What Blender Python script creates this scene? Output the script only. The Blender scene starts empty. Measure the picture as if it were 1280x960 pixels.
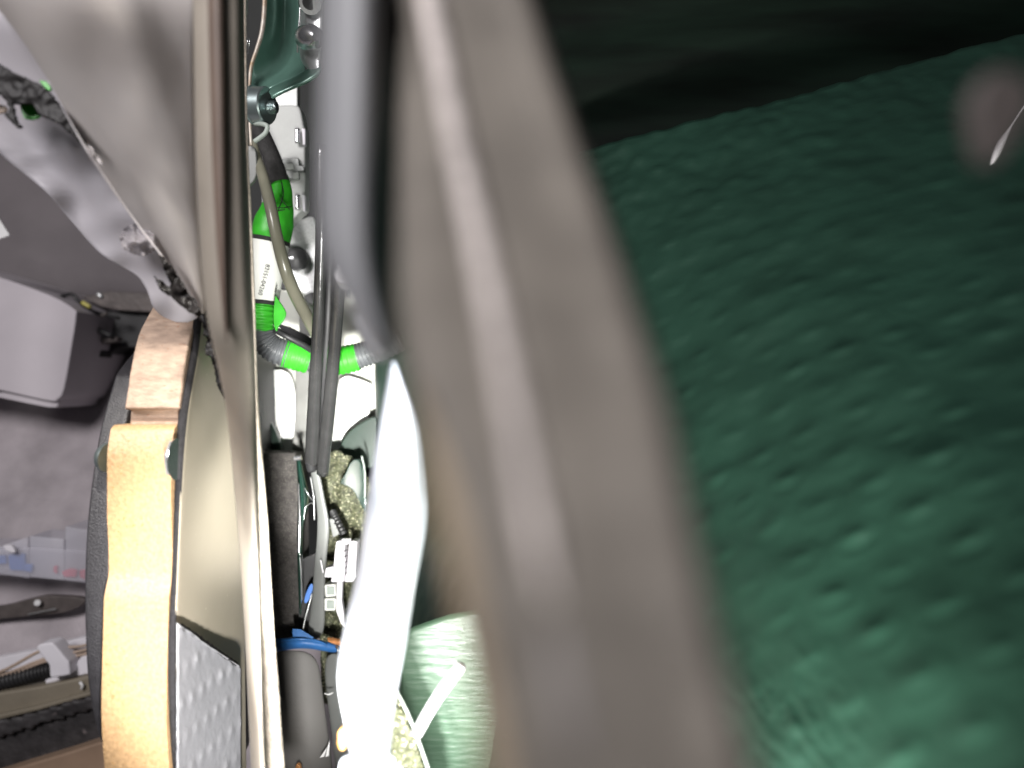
import bpy, bmesh, math, random
from mathutils import Vector, Matrix, noise
random.seed(7)
S = bpy.context.scene
COL = S.collection
R = math.radians

# ------------------------------------------------------------------ camera
F = 985.0                                   # focal length in pixels of a 1280 px wide frame
PITCH = R(60)                               # the lens looks down into the open car door
ORG = Vector((0, 0, 0.62))
X = Vector((1, 0, 0)); D = Vector((0, math.cos(PITCH), -math.sin(PITCH))); U = Vector((0, math.sin(PITCH), math.cos(PITCH)))
def V(u, v, Y):                             # a point seen at (u, v), Y metres deep
    return ORG + X*((u-640)/F*Y) + D*Y + U*((480-v)/F*Y)
def C(x, y, z):                             # metres right / deep / up from the lens
    return ORG + X*x + D*y + U*z
cam = bpy.data.cameras.new('camera'); co = bpy.data.objects.new('camera', cam); COL.objects.link(co)
co.matrix_world = Matrix(((X.x, U.x, -D.x, ORG.x), (X.y, U.y, -D.y, ORG.y), (X.z, U.z, -D.z, ORG.z), (0, 0, 0, 1)))
cam.sensor_width = 36; cam.lens = 36*F/1280; cam.clip_start = 0.005; cam.clip_end = 50
cam.dof.use_dof = True; cam.dof.focus_distance = 0.37; cam.dof.aperture_fstop = cam.lens/4.0; cam.dof.aperture_blades = 0
S.camera = co
# ------------------------------------------------------------------ world, lamps, exposure
w = bpy.data.worlds.new('World'); S.world = w; w.use_nodes = True
w.node_tree.nodes['Background'].inputs[0].default_value = (0.9, 0.93, 1, 1)
w.node_tree.nodes['Background'].inputs[1].default_value = 0.035
def lamp(name, kind, loc, target, power, color=(1, 1, 1), size=0.05, cone=60, blend=0.6):
    l = bpy.data.lights.new(name, kind); o = bpy.data.objects.new(name, l); COL.objects.link(o)
    o.location = loc; o.rotation_euler = (target-loc).to_track_quat('-Z', 'Y').to_euler()
    l.energy = power; l.color = color
    if kind == 'AREA': l.shape = 'DISK'; l.size = size
    else: l.shadow_soft_size = size
    if kind == 'SPOT': l.spot_size = R(cone); l.spot_blend = blend
    return o
lamp('cabin_fill', 'AREA', C(-0.45, -0.35, 0.45), V(300, 450, 0.35), 9.5, (1, 0.96, 0.97), 0.35)  # added soft fill for ambient light, no fitting in the cabin
lamp('torch_deep', 'SPOT', C(-0.045, 0.13, -0.10), V(405, 520, 0.5), 15.0, (1, 0.99, 0.95), 0.008, 26, 0.5)
lamp('harness_fill', 'SPOT', C(-0.022, 0.14, -0.03), V(370, 280, 0.43), 1.5, (1, 0.99, 0.96), 0.010, 30, 0.6)  # extra spot added to brighten the harness
lamp('torch_flange', 'SPOT', C(-0.035, 0.10, -0.12), V(395, 890, 0.24), 9.0, (1, 0.98, 0.95), 0.008, 52, 0.5)
lamp('ring_fill', 'SPOT', C(-0.115, 0.19, 0.135), V(165, 700, 0.29), 3.4, (1, 0.95, 0.86), 0.008, 44, 0.8)  # added spot above the frame, lights bright bands on the ring
lamp('skin_fill', 'SPOT', C(0.02, 0.062, -0.105), V(860, 640, 0.24), 6.5, (1, 1, 0.9), 0.012, 85, 1)  # added spot spreading a glow over the green skin
lamp('skin_low_fill', 'SPOT', C(0.032, 0.052, -0.078), V(1010, 890, 0.15), 0.30, (1, 0.97, 0.66), 0.012, 75, 1)  # small warm helper spot added for the skin's lower right
lamp('gap_fill', 'SPOT', C(-0.01, 0.13, -0.10), V(552, 870, 0.33), 2.2, (1, 1, 0.95), 0.01, 30, 0.8)  # added spot lifting the dim foot of the gap
S.view_settings.view_transform = 'Standard'; S.view_settings.look = 'None'
S.view_settings.exposure = 0; S.view_settings.gamma = 1; S.view_settings.use_curve_mapping = False
S.cycles.use_denoising = True; S.cycles.max_bounces = 8; S.cycles.sample_clamp_indirect = 4

# ------------------------------------------------------------------ materials
def mat(name, col, rough=0.5, metal=0.0, var=0.15, scale=60, bump=0.0, bscale=300, col2=None, spots=None, coat=0.0, stretch=None, spec=0.5):
    m = bpy.data.materials.new(name); m.use_nodes = True
    nt = m.node_tree; N = nt.nodes; L = nt.links; b = N['Principled BSDF']
    b.inputs['Roughness'].default_value = rough; b.inputs['Metallic'].default_value = metal
    b.inputs['Coat Weight'].default_value = coat; b.inputs['Specular IOR Level'].default_value = spec
    tc = N.new('ShaderNodeTexCoord'); vec = tc.outputs['Object']
    if stretch:
        mp = N.new('ShaderNodeMapping'); mp.inputs['Scale'].default_value = stretch
        L.new(vec, mp.inputs[0]); vec = mp.outputs[0]
    n = N.new('ShaderNodeTexNoise'); n.inputs['Scale'].default_value = scale; n.inputs['Detail'].default_value = 6
    L.new(vec, n.inputs['Vector'])
    r = N.new('ShaderNodeValToRGB'); r.color_ramp.elements[0].position = 0.3; r.color_ramp.elements[1].position = 0.7
    a = col2 or tuple(c*(1-var) for c in col); bb = col if col2 else tuple(min(1, c*(1+var)) for c in col)
    r.color_ramp.elements[0].color = (*a, 1); r.color_ramp.elements[1].color = (*bb, 1)
    L.new(n.outputs[0], r.inputs[0]); out = r.outputs[0]
    if spots:                               # (colour, scale, threshold)
        v = N.new('ShaderNodeTexNoise'); v.inputs['Scale'].default_value = spots[1]; v.inputs['Detail'].default_value = 2
        L.new(vec, v.inputs['Vector'])
        q = N.new('ShaderNodeValToRGB'); q.color_ramp.elements[0].position = spots[2]; q.color_ramp.elements[1].position = spots[2]+0.05
        L.new(v.outputs[0], q.inputs[0])
        mx = N.new('ShaderNodeMix'); mx.data_type = 'RGBA'; mx.inputs['B'].default_value = (*spots[0], 1)
        L.new(q.outputs[0], mx.inputs['Factor']); L.new(out, mx.inputs['A']); out = mx.outputs['Result']
    L.new(out, b.inputs['Base Color'])
    if bump:
        t = N.new('ShaderNodeTexNoise'); t.inputs['Scale'].default_value = bscale; t.inputs['Detail'].default_value = 4
        L.new(vec, t.inputs['Vector'])
        bp = N.new('ShaderNodeBump'); bp.inputs['Strength'].default_value = bump; bp.inputs['Distance'].default_value = 0.001
        L.new(t.outputs[0], bp.inputs['Height']); L.new(bp.outputs[0], b.inputs['Normal'])
    return m
def film_mat(name, col, clear, rough=0.35):
    m = bpy.data.materials.new(name); m.use_nodes = True
    nt = m.node_tree; N = nt.nodes; L = nt.links; b = N['Principled BSDF']; o = N['Material Output']
    tc = N.new('ShaderNodeTexCoord'); n = N.new('ShaderNodeTexNoise'); n.inputs['Scale'].default_value = 14; n.inputs['Detail'].default_value = 5
    L.new(tc.outputs['Object'], n.inputs['Vector'])
    r = N.new('ShaderNodeValToRGB'); r.color_ramp.elements[0].position = 0.3; r.color_ramp.elements[1].position = 0.7
    r.color_ramp.elements[0].color = (col[0]*0.88, col[1]*0.85, col[2]*0.82, 1); r.color_ramp.elements[1].color = (*col, 1)
    L.new(n.outputs[0], r.inputs[0]); L.new(r.outputs[0], b.inputs['Base Color']); b.inputs['Roughness'].default_value = rough
    tl = N.new('ShaderNodeBsdfTranslucent'); L.new(r.outputs[0], tl.inputs[0])
    m1 = N.new('ShaderNodeMixShader'); m1.inputs[0].default_value = 0.22; L.new(b.outputs[0], m1.inputs[1]); L.new(tl.outputs[0], m1.inputs[2])
    tr = N.new('ShaderNodeBsdfTransparent'); m2 = N.new('ShaderNodeMixShader'); m2.inputs[0].default_value = clear
    L.new(m1.outputs[0], m2.inputs[1]); L.new(tr.outputs[0], m2.inputs[2]); L.new(m2.outputs[0], o.inputs[0])
    return m
M = {
 'mdf': mat('raw mdf', (0.36, 0.262, 0.198), 0.75, var=0.22, scale=420, bump=0.5, bscale=900, stretch=(0.5, 1, 1), spots=((0.30, 0.17, 0.11), 700, 0.66)),
 'mdf_worn': mat('sealed mdf', (0.40, 0.258, 0.135), 0.42, var=0.18, scale=700, bump=0.35, bscale=800, stretch=(1, 1, 0.4), spots=((0.34, 0.19, 0.07), 900, 0.66)),
 'black_text': mat('textured black plastic', (0.024, 0.023, 0.026), 0.42, var=0.2, scale=300, bump=0.45, bscale=1600),
 'foam': mat('black foam gasket', (0.014, 0.013, 0.015), 0.9, var=0.5, scale=900, bump=0.8, bscale=1200),
 'panel': mat('khaki painted steel', (0.36, 0.32, 0.25), 0.36, metal=0.15, var=0.07, scale=18, bump=0.06, bscale=400, spots=((0.6, 0.58, 0.45), 520, 0.74)),
 'bead': mat('taupe painted steel', (0.27, 0.24, 0.20), 0.6, metal=0.0, var=0.12, scale=45, bump=0.04, bscale=300),
 'edge': mat('bare cut steel edge', (0.62, 0.55, 0.46), 0.6, metal=0.2, var=0.25, scale=200, bump=1.0, bscale=500),
 'foil': mat('embossed aluminium foil', (0.36, 0.36, 0.385), 0.4, metal=0.45, var=0.08, scale=60, bump=0.2, bscale=500),
 'butyl': mat('black butyl', (0.008, 0.007, 0.007), 0.45, var=0.5, scale=200, bump=0.2, bscale=400, spec=0.15),
 'film': film_mat('cloudy plastic film', (0.60, 0.575, 0.565), 0.10, 0.5),
 'film_back': film_mat('thin plastic film', (0.60, 0.59, 0.64), 0.18, 0.45),
 'film_gloss': film_mat('wet looking film', (0.36, 0.345, 0.37), 0.45, 0.06),
 'carpet': mat('mauve grey carpet', (0.37, 0.335, 0.352), 0.95, var=0.25, scale=26, bump=1.0, bscale=500, spots=((0.13, 0.10, 0.08), 11, 0.72)),
 'trim_dark': mat('dark mauve trim', (0.165, 0.147, 0.154), 0.75, var=0.12, scale=20, bump=0.3, bscale=900),
 'trim_light': mat('pale mauve plastic', (0.47, 0.435, 0.465), 0.55, var=0.05, scale=25, bump=0.15, bscale=800),
 'black': mat('black plastic', (0.02, 0.02, 0.021), 0.5, var=0.3, scale=80),
 'dark': mat('dark cavity paint', (0.012, 0.014, 0.013), 0.7, var=0.5, scale=12),
 'steel_dk': mat('dark worn steel', (0.10, 0.085, 0.08), 0.5, metal=0.3, var=0.3, scale=90, bump=0.4),
 'film_edge': film_mat('film crease', (0.78, 0.76, 0.80), 0.25, 0.3), 'film_reflection': film_mat('warm film reflection', (0.62, 0.50, 0.42), 0.55, 0.5),
 'case_front': film_mat('clear case front', (0.72, 0.72, 0.80), 0.72, 0.15),
 'case': film_mat('clear case plastic', (0.72, 0.72, 0.80), 0.38, 0.15),
 'blue': mat('blue plastic', (0.08, 0.20, 0.55), 0.4), 'red': mat('red plastic', (0.55, 0.05, 0.1), 0.4),
 'white': mat('white nylon', (0.72, 0.70, 0.74), 0.45, var=0.05), 'tan': mat('tan wire', (0.42, 0.32, 0.25), 0.5, var=0.2, scale=40),
 'sill': mat('olive grey sill', (0.19, 0.165, 0.125), 0.45, var=0.12, scale=40, bump=0.2),
 'sill_black': mat('scuffed black rubber', (0.030, 0.027, 0.028), 0.6, var=0.5, scale=90, bump=0.6, spots=((0.12, 0.10, 0.10), 70, 0.67)),
 'sill_brown': mat('brown sill paint', (0.24, 0.165, 0.115), 0.4, var=0.2, scale=30),
 'chrome': mat('zinc plated steel', (0.8, 0.8, 0.82), 0.22, metal=0.95, var=0.05),
 'zinc': mat('brushed zinc', (0.42, 0.50, 0.50), 0.3, metal=0.9, var=0.12, scale=120, stretch=(0.2, 1, 1)),
 'bracket': mat('green primed steel', (0.10, 0.19, 0.155), 0.28, metal=0.35, var=0.15, scale=40, bump=0.1, coat=0.3),
 'flangegrey': mat('bare grey steel', (0.42, 0.43, 0.43), 0.3, metal=0.6, var=0.2, scale=80, bump=0.15),
 'rusty': mat('pale rusty edge', (0.5, 0.47, 0.43), 0.5, metal=0.3, col2=(0.28, 0.19, 0.11), scale=160),
 'lock': mat('pale grey cast plate', (0.44, 0.45, 0.435), 0.55, var=0.06, scale=60, bump=0.2, bscale=500),
 'lock_dk': mat('grey clip steel', (0.25, 0.26, 0.25), 0.4, metal=0.4, var=0.3, scale=150),
 'silver': mat('sparkling silver paint', (0.70, 0.71, 0.71), 0.35, metal=0.3, var=0.15, scale=700),
 'green': mat('bright green tape', (0.035, 0.36, 0.02), 0.42, var=0.2, scale=90, bump=0.15),
 'sleeve': mat('black cloth sleeve', (0.018, 0.017, 0.017), 0.8, var=0.3, scale=500, bump=0.5, bscale=900),
 'label': mat('white label', (0.74, 0.75, 0.70), 0.5, var=0.03), 'ink': mat('black ink', (0.02, 0.02, 0.02), 0.6),
 'conduit': mat('grey corrugated plastic', (0.085, 0.09, 0.095), 0.35, var=0.15, scale=80),
 'hose': mat('olive grey hose', (0.17, 0.165, 0.125), 0.28, var=0.15, scale=60, coat=0.2),
 'rail': mat('dark satin steel', (0.15, 0.15, 0.15), 0.22, metal=0.8, var=0.12, scale=200, bump=0.1, bscale=700, spots=((0.5, 0.5, 0.48), 800, 0.73)),
 'pale': mat('pale painted steel', (0.45, 0.46, 0.41), 0.5, var=0.05, scale=20), 'whitepaint': mat('white painted steel', (0.88, 0.88, 0.86), 0.5, var=0.02),
 'angle': mat('grey angle steel', (0.20, 0.20, 0.19), 0.4, metal=0.3, var=0.15, scale=60),
 'dkgreen': mat('gloss dark green paint', (0.010, 0.030, 0.022), 0.12, var=0.2, scale=30, coat=0.6),
 'corner_shade': mat('green corner shade', (0.018, 0.036, 0.026), 0.3, var=0.2, scale=30),
 'palegreen': mat('pale green paint', (0.05, 0.095, 0.06), 0.4, var=0.18, scale=40, bump=0.3, bscale=300, stretch=(0.3, 1, 3)),
 'brownstripe': mat('dark brown stripe', (0.125, 0.088, 0.068), 0.6, var=0.12, scale=60),
 'lip': mat('tan reflection tint', (0.30, 0.235, 0.155), 0.6, var=0.25, scale=90),  # tan of the reflected wood, put into the colour
 'tail': mat('faint bead highlight', (0.21, 0.195, 0.19), 0.65, var=0.15, scale=90),
 'bluefoil': mat('dark blue grey foil', (0.03, 0.042, 0.055), 0.35, metal=0.4, var=0.6, scale=90),
 'pad': mat('dusty black felt', (0.055, 0.05, 0.047), 0.95, var=0.35, scale=300, bump=1.0, bscale=900, spots=((0.12, 0.11, 0.095), 1500, 0.60)),
 'glitter': mat('gold green grit', (0.06, 0.065, 0.035), 0.5, var=0.7, scale=420, bump=1.0, bscale=900, spots=((0.55, 0.53, 0.36), 1000, 0.61)),
 'arm': mat('flat grey arm', (0.13, 0.135, 0.13), 0.45, var=0.1, scale=60), 'mat': mat('dark grey rubber mat', (0.115, 0.11, 0.105), 0.7, var=0.08, scale=30, bump=0.15),
 'bluetape': mat('blue tape', (0.02, 0.10, 0.28), 0.5, var=0.2, scale=70, bump=0.3), 'copper': mat('copper strands', (0.6, 0.28, 0.11), 0.4, metal=0.5, var=0.3, scale=300),
 'orange': mat('orange plastic', (0.85, 0.40, 0.08), 0.4), 'flange': mat('white enamel flange', (0.74, 0.77, 0.82), 0.4, col2=(0.34, 0.39, 0.48), scale=45, stretch=(2.2, 0.7, 0.7)),
 'steelblue': mat('blue grey steel', (0.255, 0.26, 0.272), 0.55, metal=0.1, var=0.1, scale=15), 'teal': mat('shaded blue grey steel', (0.055, 0.075, 0.078), 0.45, metal=0.2, var=0.1),
 'strip': mat('brown grey painted steel', (0.150, 0.135, 0.116), 0.75, metal=0.0, var=0.2, scale=110, bump=0.05, bscale=200),
 'ridge': mat('pale highlight bead', (0.56, 0.51, 0.485), 0.6, metal=0.0, var=0.35, scale=420, bump=0.5, bscale=900),
 'skin': mat('green embossed foil', (0.0105, 0.035, 0.0235), 0.42, metal=0.2, var=0.16, scale=22, bump=0.12, bscale=300),
 'skin_lt': mat('pale green foil', (0.05, 0.095, 0.05), 0.42, metal=0.3, var=0.5, scale=60, bump=0.3, bscale=300),
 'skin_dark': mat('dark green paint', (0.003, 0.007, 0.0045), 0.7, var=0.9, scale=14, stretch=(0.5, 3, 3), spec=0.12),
 'taupe': mat('plain taupe', (0.075, 0.064, 0.06), 0.6, var=0.1),
 'paper': mat('white paper', (0.72, 0.72, 0.72), 0.7, var=0.03), 'yellow': mat('yellow insulation', (0.42, 0.38, 0.10), 0.5),
 'greengrey': mat('grey green fitting', (0.30, 0.34, 0.31), 0.5, var=0.1),
}

# ------------------------------------------------------------------ builders
WL = {}                                     # world position of every object origin
def tag(o, label=None, cat=None, group=None, kind=None):
    if label: o['label'] = label
    if cat: o['category'] = cat
    if group: o['group'] = group
    if kind: o['kind'] = kind
    return o
def thing(name, loc, label, cat, group=None):
    o = bpy.data.objects.new(name, None); COL.objects.link(o); o.empty_display_size = 0.02
    o.location = loc; WL[o.name] = Vector(loc); return tag(o, label, cat, group)
def obj(name, verts, faces, m, parent=None, smooth=True, sub=0, thick=0, bevel=0, off=-1):
    me = bpy.data.meshes.new(name); verts = [Vector(p) for p in verts]
    if parent: base = WL[parent.name]
    else:
        base = sum(verts, Vector())/len(verts); base = Vector((base.x, base.y, min(p.z for p in verts)))
    me.from_pydata([p-base for p in verts], [], faces)
    bm = bmesh.new(); bm.from_mesh(me); bmesh.ops.recalc_face_normals(bm, faces=bm.faces) if not thick else None
    bm.to_mesh(me); bm.free()
    me.materials.append(m)
    if smooth: me.polygons.foreach_set('use_smooth', [True]*len(me.polygons))
    o = bpy.data.objects.new(name, me); COL.objects.link(o)
    if parent: o.parent = parent
    else: o.location = base
    WL[o.name] = base
    if thick:
        md = o.modifiers.new('Solidify', 'SOLIDIFY'); md.thickness = thick; md.offset = off
    if bevel:
        md = o.modifiers.new('Bevel', 'BEVEL'); md.width = bevel; md.segments = 2; md.limit_method = 'ANGLE'
        md2 = o.modifiers.new('Norm', 'WEIGHTED_NORMAL')
    if sub:
        md = o.modifiers.new('Sub', 'SUBSURF'); md.levels = sub; md.render_levels = sub
    return o
def cr(p, t):                               # Catmull-Rom through a list of tuples
    n = len(p)-1; i = min(int(t*n), n-1); f = t*n-i
    a, b, c, d = p[max(i-1, 0)], p[i], p[i+1], p[min(i+2, n)]
    return tuple(0.5*(2*q+(r-z)*f+(2*z-5*q+4*r-s)*f*f+(3*q-z-3*r+s)*f**3) for z, q, r, s in zip(a, b, c, d))
def grid(name, rows, m, parent=None, thick=0.0008, sub=2, fn=None, nu=1, nv=1, smooth=True):
    """rows of (u, v, Y): a curved sheet with its own thickness; faces look at the lens"""
    if nv > 1: 
        k = len(rows[0]); cols = [[r[j] for r in rows] for j in range(k)]
        n = (len(rows)-1)*nv; cols = [[cr(c, i/n) for i in range(n+1)] for c in cols]; rows = [[c[i] for c in cols] for i in range(n+1)]
    if nu > 1:
        n = (len(rows[0])-1)*nu; rows = [[cr(r, i/n) for i in range(n+1)] for r in rows]
    vs = []
    for i, r in enumerate(rows):
        for j, (u, v, Y) in enumerate(r):
            if fn: Y = Y+fn(i/(len(rows)-1), j/(len(r)-1), u, v)
            vs.append(V(u, v, Y))
    k = len(rows[0]); fs = [(i*k+j, (i+1)*k+j, (i+1)*k+j+1, i*k+j+1) for i in range(len(rows)-1) for j in range(k-1)]
    return obj(name, vs, fs, m, parent, smooth, sub, thick)
def slab(name, pts, Y, t, m, parent=None, bevel=0.0006, smooth=False):
    """outline in pixels at depth Y (number, or each point its own depth), t metres thick away from the lens"""
    P = [V(p[0], p[1], p[2] if len(p) > 2 else Y) for p in pts]; n = len(P)
    Q = [p+D*t for p in P]
    fs = [tuple(range(n)), tuple(range(2*n-1, n-1, -1))]+[(i, i+n, (i+1) % n+n, (i+1) % n) for i in range(n)]
    return obj(name, P+Q, fs, m, parent, smooth, 0, 0, bevel)
def smooth_outline(pts, k=4):
    q = list(pts)+[pts[0]]; n = len(pts)*k
    return [cr(q, i/n) for i in range(n)]
def tube_geo(path, rad, seg=14, n=None, rf=None, cap=True, flat=1.0):
    """path of (u, v, Y) control points, rad in pixels per point"""
    n = n or (len(path)-1)*6
    pr = [(*p, r) for p, r in zip(path, rad if isinstance(rad, (list, tuple)) else [rad]*len(path))]
    S_ = [cr(pr, i/n) for i in range(n+1)]
    C_ = [V(a, b, c) for a, b, c, _ in S_]; vs = []; fs = []
    ref = None
    for i in range(n+1):
        t = (C_[min(i+1, n)]-C_[max(i-1, 0)]).normalized()
        if ref is None: ref = t.orthogonal().normalized() if abs(t.dot(D)) > 0.95 else (D-t*D.dot(t)).normalized()
        ref = (ref-t*ref.dot(t)).normalized(); b = t.cross(ref)
        r = S_[i][3]*S_[i][2]/F*(rf(i/n) if rf else 1)
        for k in range(seg):
            a = 2*math.pi*k/seg; vs.append(C_[i]+ref*math.cos(a)*r*flat+b*math.sin(a)*r)
    for i in range(n):
        for k in range(seg): fs.append((i*seg+k, i*seg+(k+1) % seg, (i+1)*seg+(k+1) % seg, (i+1)*seg+k))
    if cap: fs += [tuple(range(seg)), tuple(range(n*seg, (n+1)*seg))]
    return vs, fs
def tube(name, path, rad, m, parent=None, seg=14, n=None, rf=None, flat=1.0):
    vs, fs = tube_geo(path, rad, seg, n, rf, True, flat); return obj(name, vs, fs, m, parent)
def ribs(k, a=0.1): return lambda t: 1+a*math.copysign(abs(math.sin(t*k*math.pi))**0.6, 1)-a
def cyl(name, a, b, r, m, parent=None, seg=20, prof=None, bevel=0):
    """solid of revolution from a to b (world points); prof = [(along 0..1, radius factor)]"""
    ax = b-a; t = ax.normalized(); p = t.orthogonal().normalized(); q = t.cross(p); prof = prof or [(0, 1), (1, 1)]
    vs = [a+ax*s+(p*math.cos(2*math.pi*k/seg)+q*math.sin(2*math.pi*k/seg))*max(r*f, 1e-5) for s, f in prof for k in range(seg)]
    fs = [(i*seg+k, i*seg+(k+1) % seg, (i+1)*seg+(k+1) % seg, (i+1)*seg+k) for i in range(len(prof)-1) for k in range(seg)]
    fs += [tuple(range(seg)), tuple(range((len(prof)-1)*seg, len(prof)*seg))]
    o = obj(name, vs, fs, m, parent, True); md = o.modifiers.new('Edge', 'EDGE_SPLIT'); md.split_angle = R(40)
    return o
def lumps(name, pts, Y, t, m, parent=None, amp=0.0012, fq=900, step=3.0, kind=None):
    """a lumpy smear with a ragged outline: a fine grid kept inside the outline"""
    us = [p[0] for p in pts]; vs_ = [p[1] for p in pts]
    def inside(x, y):
        c = False; n = len(pts)
        for i in range(n):
            x1, y1 = pts[i][:2]; x2, y2 = pts[(i+1) % n][:2]
            if (y1 > y) != (y2 > y) and x < (x2-x1)*(y-y1)/(y2-y1)+x1: c = not c
        return c
    idx = {}; V_ = []; F_ = []
    nx = int((max(us)-min(us))/step)+1; ny = int((max(vs_)-min(vs_))/step)+1
    def vert(i, j):
        if (i, j) not in idx:
            u = min(us)+i*step; v = min(vs_)+j*step; y = Y(u, v) if callable(Y) else Y
            h = noise.noise(Vector((u/9, v/9, 3)))*amp+noise.noise(Vector((u/20, v/20, 9)))*amp*1.5
            ju = noise.noise(Vector((u, v, 1.5)))*step*0.45; jv = noise.noise(Vector((u, v, 7.5)))*step*0.45
            idx[(i, j)] = len(V_); V_.append(V(u+ju, v+jv, y-h-amp))
        return idx[(i, j)]
    for i in range(nx):
        for j in range(ny):
            if inside(min(us)+(i+.5)*step, min(vs_)+(j+.5)*step): F_.append((vert(i, j), vert(i, j+1), vert(i+1, j+1), vert(i+1, j)))
    return obj(name, V_, F_, m, parent, True, 1, t)
def floor_depth(v): return 0.62/(0.866-0.5*(480-v)/F)

# ================================================================== SETTING
q = 1.6
fl = obj('floor', [Vector((-q, -q, 0)), Vector((q, -q, 0)), Vector((q, q, 0)), Vector((-q, q, 0))], [(0, 1, 2, 3)], M['carpet'], thick=0.01); tag(fl, kind='structure')
cw = grid('wall', [[(-700, -700, .80), (0, -700, .80), (330, -700, .80)], [(-700, 100, .78), (0, 100, .78), (330, 100, .78)], [(-700, 345, .765), (0, 345, .765), (330, 345, .765)],
                   [(-700, 395, .765), (0, 395, .765), (330, 395, .765)]], M['trim_dark'], thick=0.01, sub=0); tag(cw, kind='structure')
cb = slab('backdrop', [(285, -500), (1500, -500), (1500, 300), (520, 300), (520, 1100), (285, 1100)], 0.62, 0.01, M['dark'], bevel=0); tag(cb, kind='structure')

# ================================================================== CABIN SIDE (left, behind the door)
tb = thing('trim_box', V(30, 500, .66), 'pale mauve plastic box with rounded corners at the left edge of the carpet', 'box')
slab('shell', smooth_outline([(-90, 320), (-20, 340), (60, 368), (92, 386), (95, 395), (90, 430), (80, 486), (72, 499), (60, 501), (0, 488), (-90, 470)], 3), .64, .10, M['trim_light'], tb, .004)
slab('lip', smooth_outline([(-90, 470), (0, 488), (60, 501), (72, 499), (79, 488), (73, 506), (60, 509), (0, 497), (-90, 480)], 2), .645, .06, M['trim_light'], tb, .0008)
pt = slab('paper_tag', [(-40, 250), (-6, 266), (12, 294), (-2, 299), (-40, 306)], .60, .0012, M['paper'], bevel=0); tag(pt, 'white paper corner poking in at the left edge under the plastic film', 'tag')
sr = thing('seat_rail', V(140, 440, .70), 'dark seat rail with cables in the shadow above the carpet', 'rail')
slab('rail_body', [(86, 428), (90, 385), (110, 392), (150, 388), (260, 392), (260, 434), (150, 434), (125, 449), (105, 452), (84, 450)], .70, .05, M['black'], sr, .001)
slab('cover', [(100, 372), (135, 364), (200, 366), (260, 368), (260, 393), (200, 391), (150, 388), (128, 384)], .69, .03, M['steel_dk'], sr, .001)
slab('foot', [(118, 412), (124, 412), (126, 446), (118, 448)], .685, .02, M['black'], sr, .001)
slab('slide', [(126, 424), (146, 421), (146, 426), (127, 430)], .683, .01, M['steel_dk'], sr, .0005)
tube('cable', [(76, 370, .66), (80, 380, .66), (95, 394, .67), (112, 408, .675), (140, 420, .68)], 3.4, M['black'], sr)
tube('cable', [(78, 370, .665), (90, 368, .66), (100, 378, .66), (118, 390, .67), (150, 398, .68)], 2.4, M['black'], sr)
tube('connector', [(103, 378, .655), (113, 384, .655)], 2.6, M['yellow'], sr, n=3)
tube('terminal', [(122, 367, .65), (128, 372, .65)], 3.0, M['flangegrey'], sr, n=3)
tube('terminal', [(127, 395, .66), (134, 391, .66)], 2.2, M['taupe'], sr, n=3)

oc = thing('organizer_case', V(55, 725, .62), 'clear plastic organizer case stepped in three with blue and red bits inside', 'case')
for pts in ([(-60, 680), (0, 683), (35, 671), (36, 724), (0, 717), (-60, 712)], [(36, 670), (80, 674), (80, 726), (37, 721)], [(81, 658), (112, 663), (112, 730), (81, 726)]):
    slab('compartment', pts, .592, .03, M['case'], oc, .0012)
slab('front_wall', [(-60, 690), (40, 684), (112, 689), (112, 728), (40, 722), (-60, 714)], .586, .001, M['case_front'], oc, .0008)
for p in ([(9, 694), (30, 692), (32, 714), (12, 713)], [(26, 704), (40, 706), (39, 716), (27, 714)], [(-10, 696), (6, 694), (8, 705), (-8, 706)]): slab('blue_bit', p, .5885, .003, M['blue'], oc, .001)
for p in ([(66, 708), (71, 707), (71, 718), (66, 716)], [(76, 715), (86, 711), (96, 712), (95, 722), (80, 722)], [(98, 713), (107, 712), (107, 726), (99, 722)]): slab('red_bit', p, .5885, .003, M['red'], oc, .001)
slab('latch', smooth_outline([(3, 682), (14, 682), (19, 691), (8, 689)], 2), .582, .004, M['white'], oc, .0006)
tool = thing('pry_tool', V(50, 770, .60), 'flat dark tool with a round hole lying on the carpet', 'tool')
slab('blade', smooth_outline([(-60, 764), (0, 758), (25, 752), (45, 747), (62, 745), (98, 747), (107, 752), (90, 763), (65, 768), (30, 771), (0, 774), (-60, 780)], 3), .60, .006, M['steel_dk'], tool, .0012)
cyl('rivet', V(46.5, 753.5, .601), V(46.5, 753.5, .595), .0022, M['paper'], tool)
tube('bright_edge', [(35, 768, .598), (55, 764, .597), (70, 761, .597)], 0.8, M['flangegrey'], tool)

rc = thing('cable_holder', V(60, 850, .575), 'white nylon cable holder with a black spring hose on the sill', 'holder')
slab('tray', [(-60, 836), (0, 822), (44, 813), (100, 798), (140, 790), (140, 803), (100, 812), (0, 845), (-60, 862)], .585, .010, M['white'], rc, .0008)
slab('tray', [(56, 850), (90, 839), (100, 822), (140, 812), (140, 838), (107, 843), (57, 855)], .565, .010, M['white'], rc, .0008)
slab('clamp', [(44, 810), (48, 806), (64, 803), (68, 806), (86, 828), (88, 844), (78, 846), (62, 848), (61, 832), (50, 818)], .556, .014, M['white'], rc, .0015)
for k, (a, b) in enumerate(((840, 812), (845, 816), (849, 819))):
    tube('wire', [(-60, a+14, .566), (0, a, .566), (55, b+8-8*(k == 0), .566), (100, b-4+k*2, .568), (140, b-14+k*2, .57)], 2.0, M['tan'], rc, 8)
tube('spring_hose', [(-60, 868, .568), (0, 853, .568), (58, 838, .568), (97, 828, .572)], 11.5, M['black'], rc, 16, 220, lambda t: 0.86+0.14*math.sin(t*36*2*math.pi))
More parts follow.
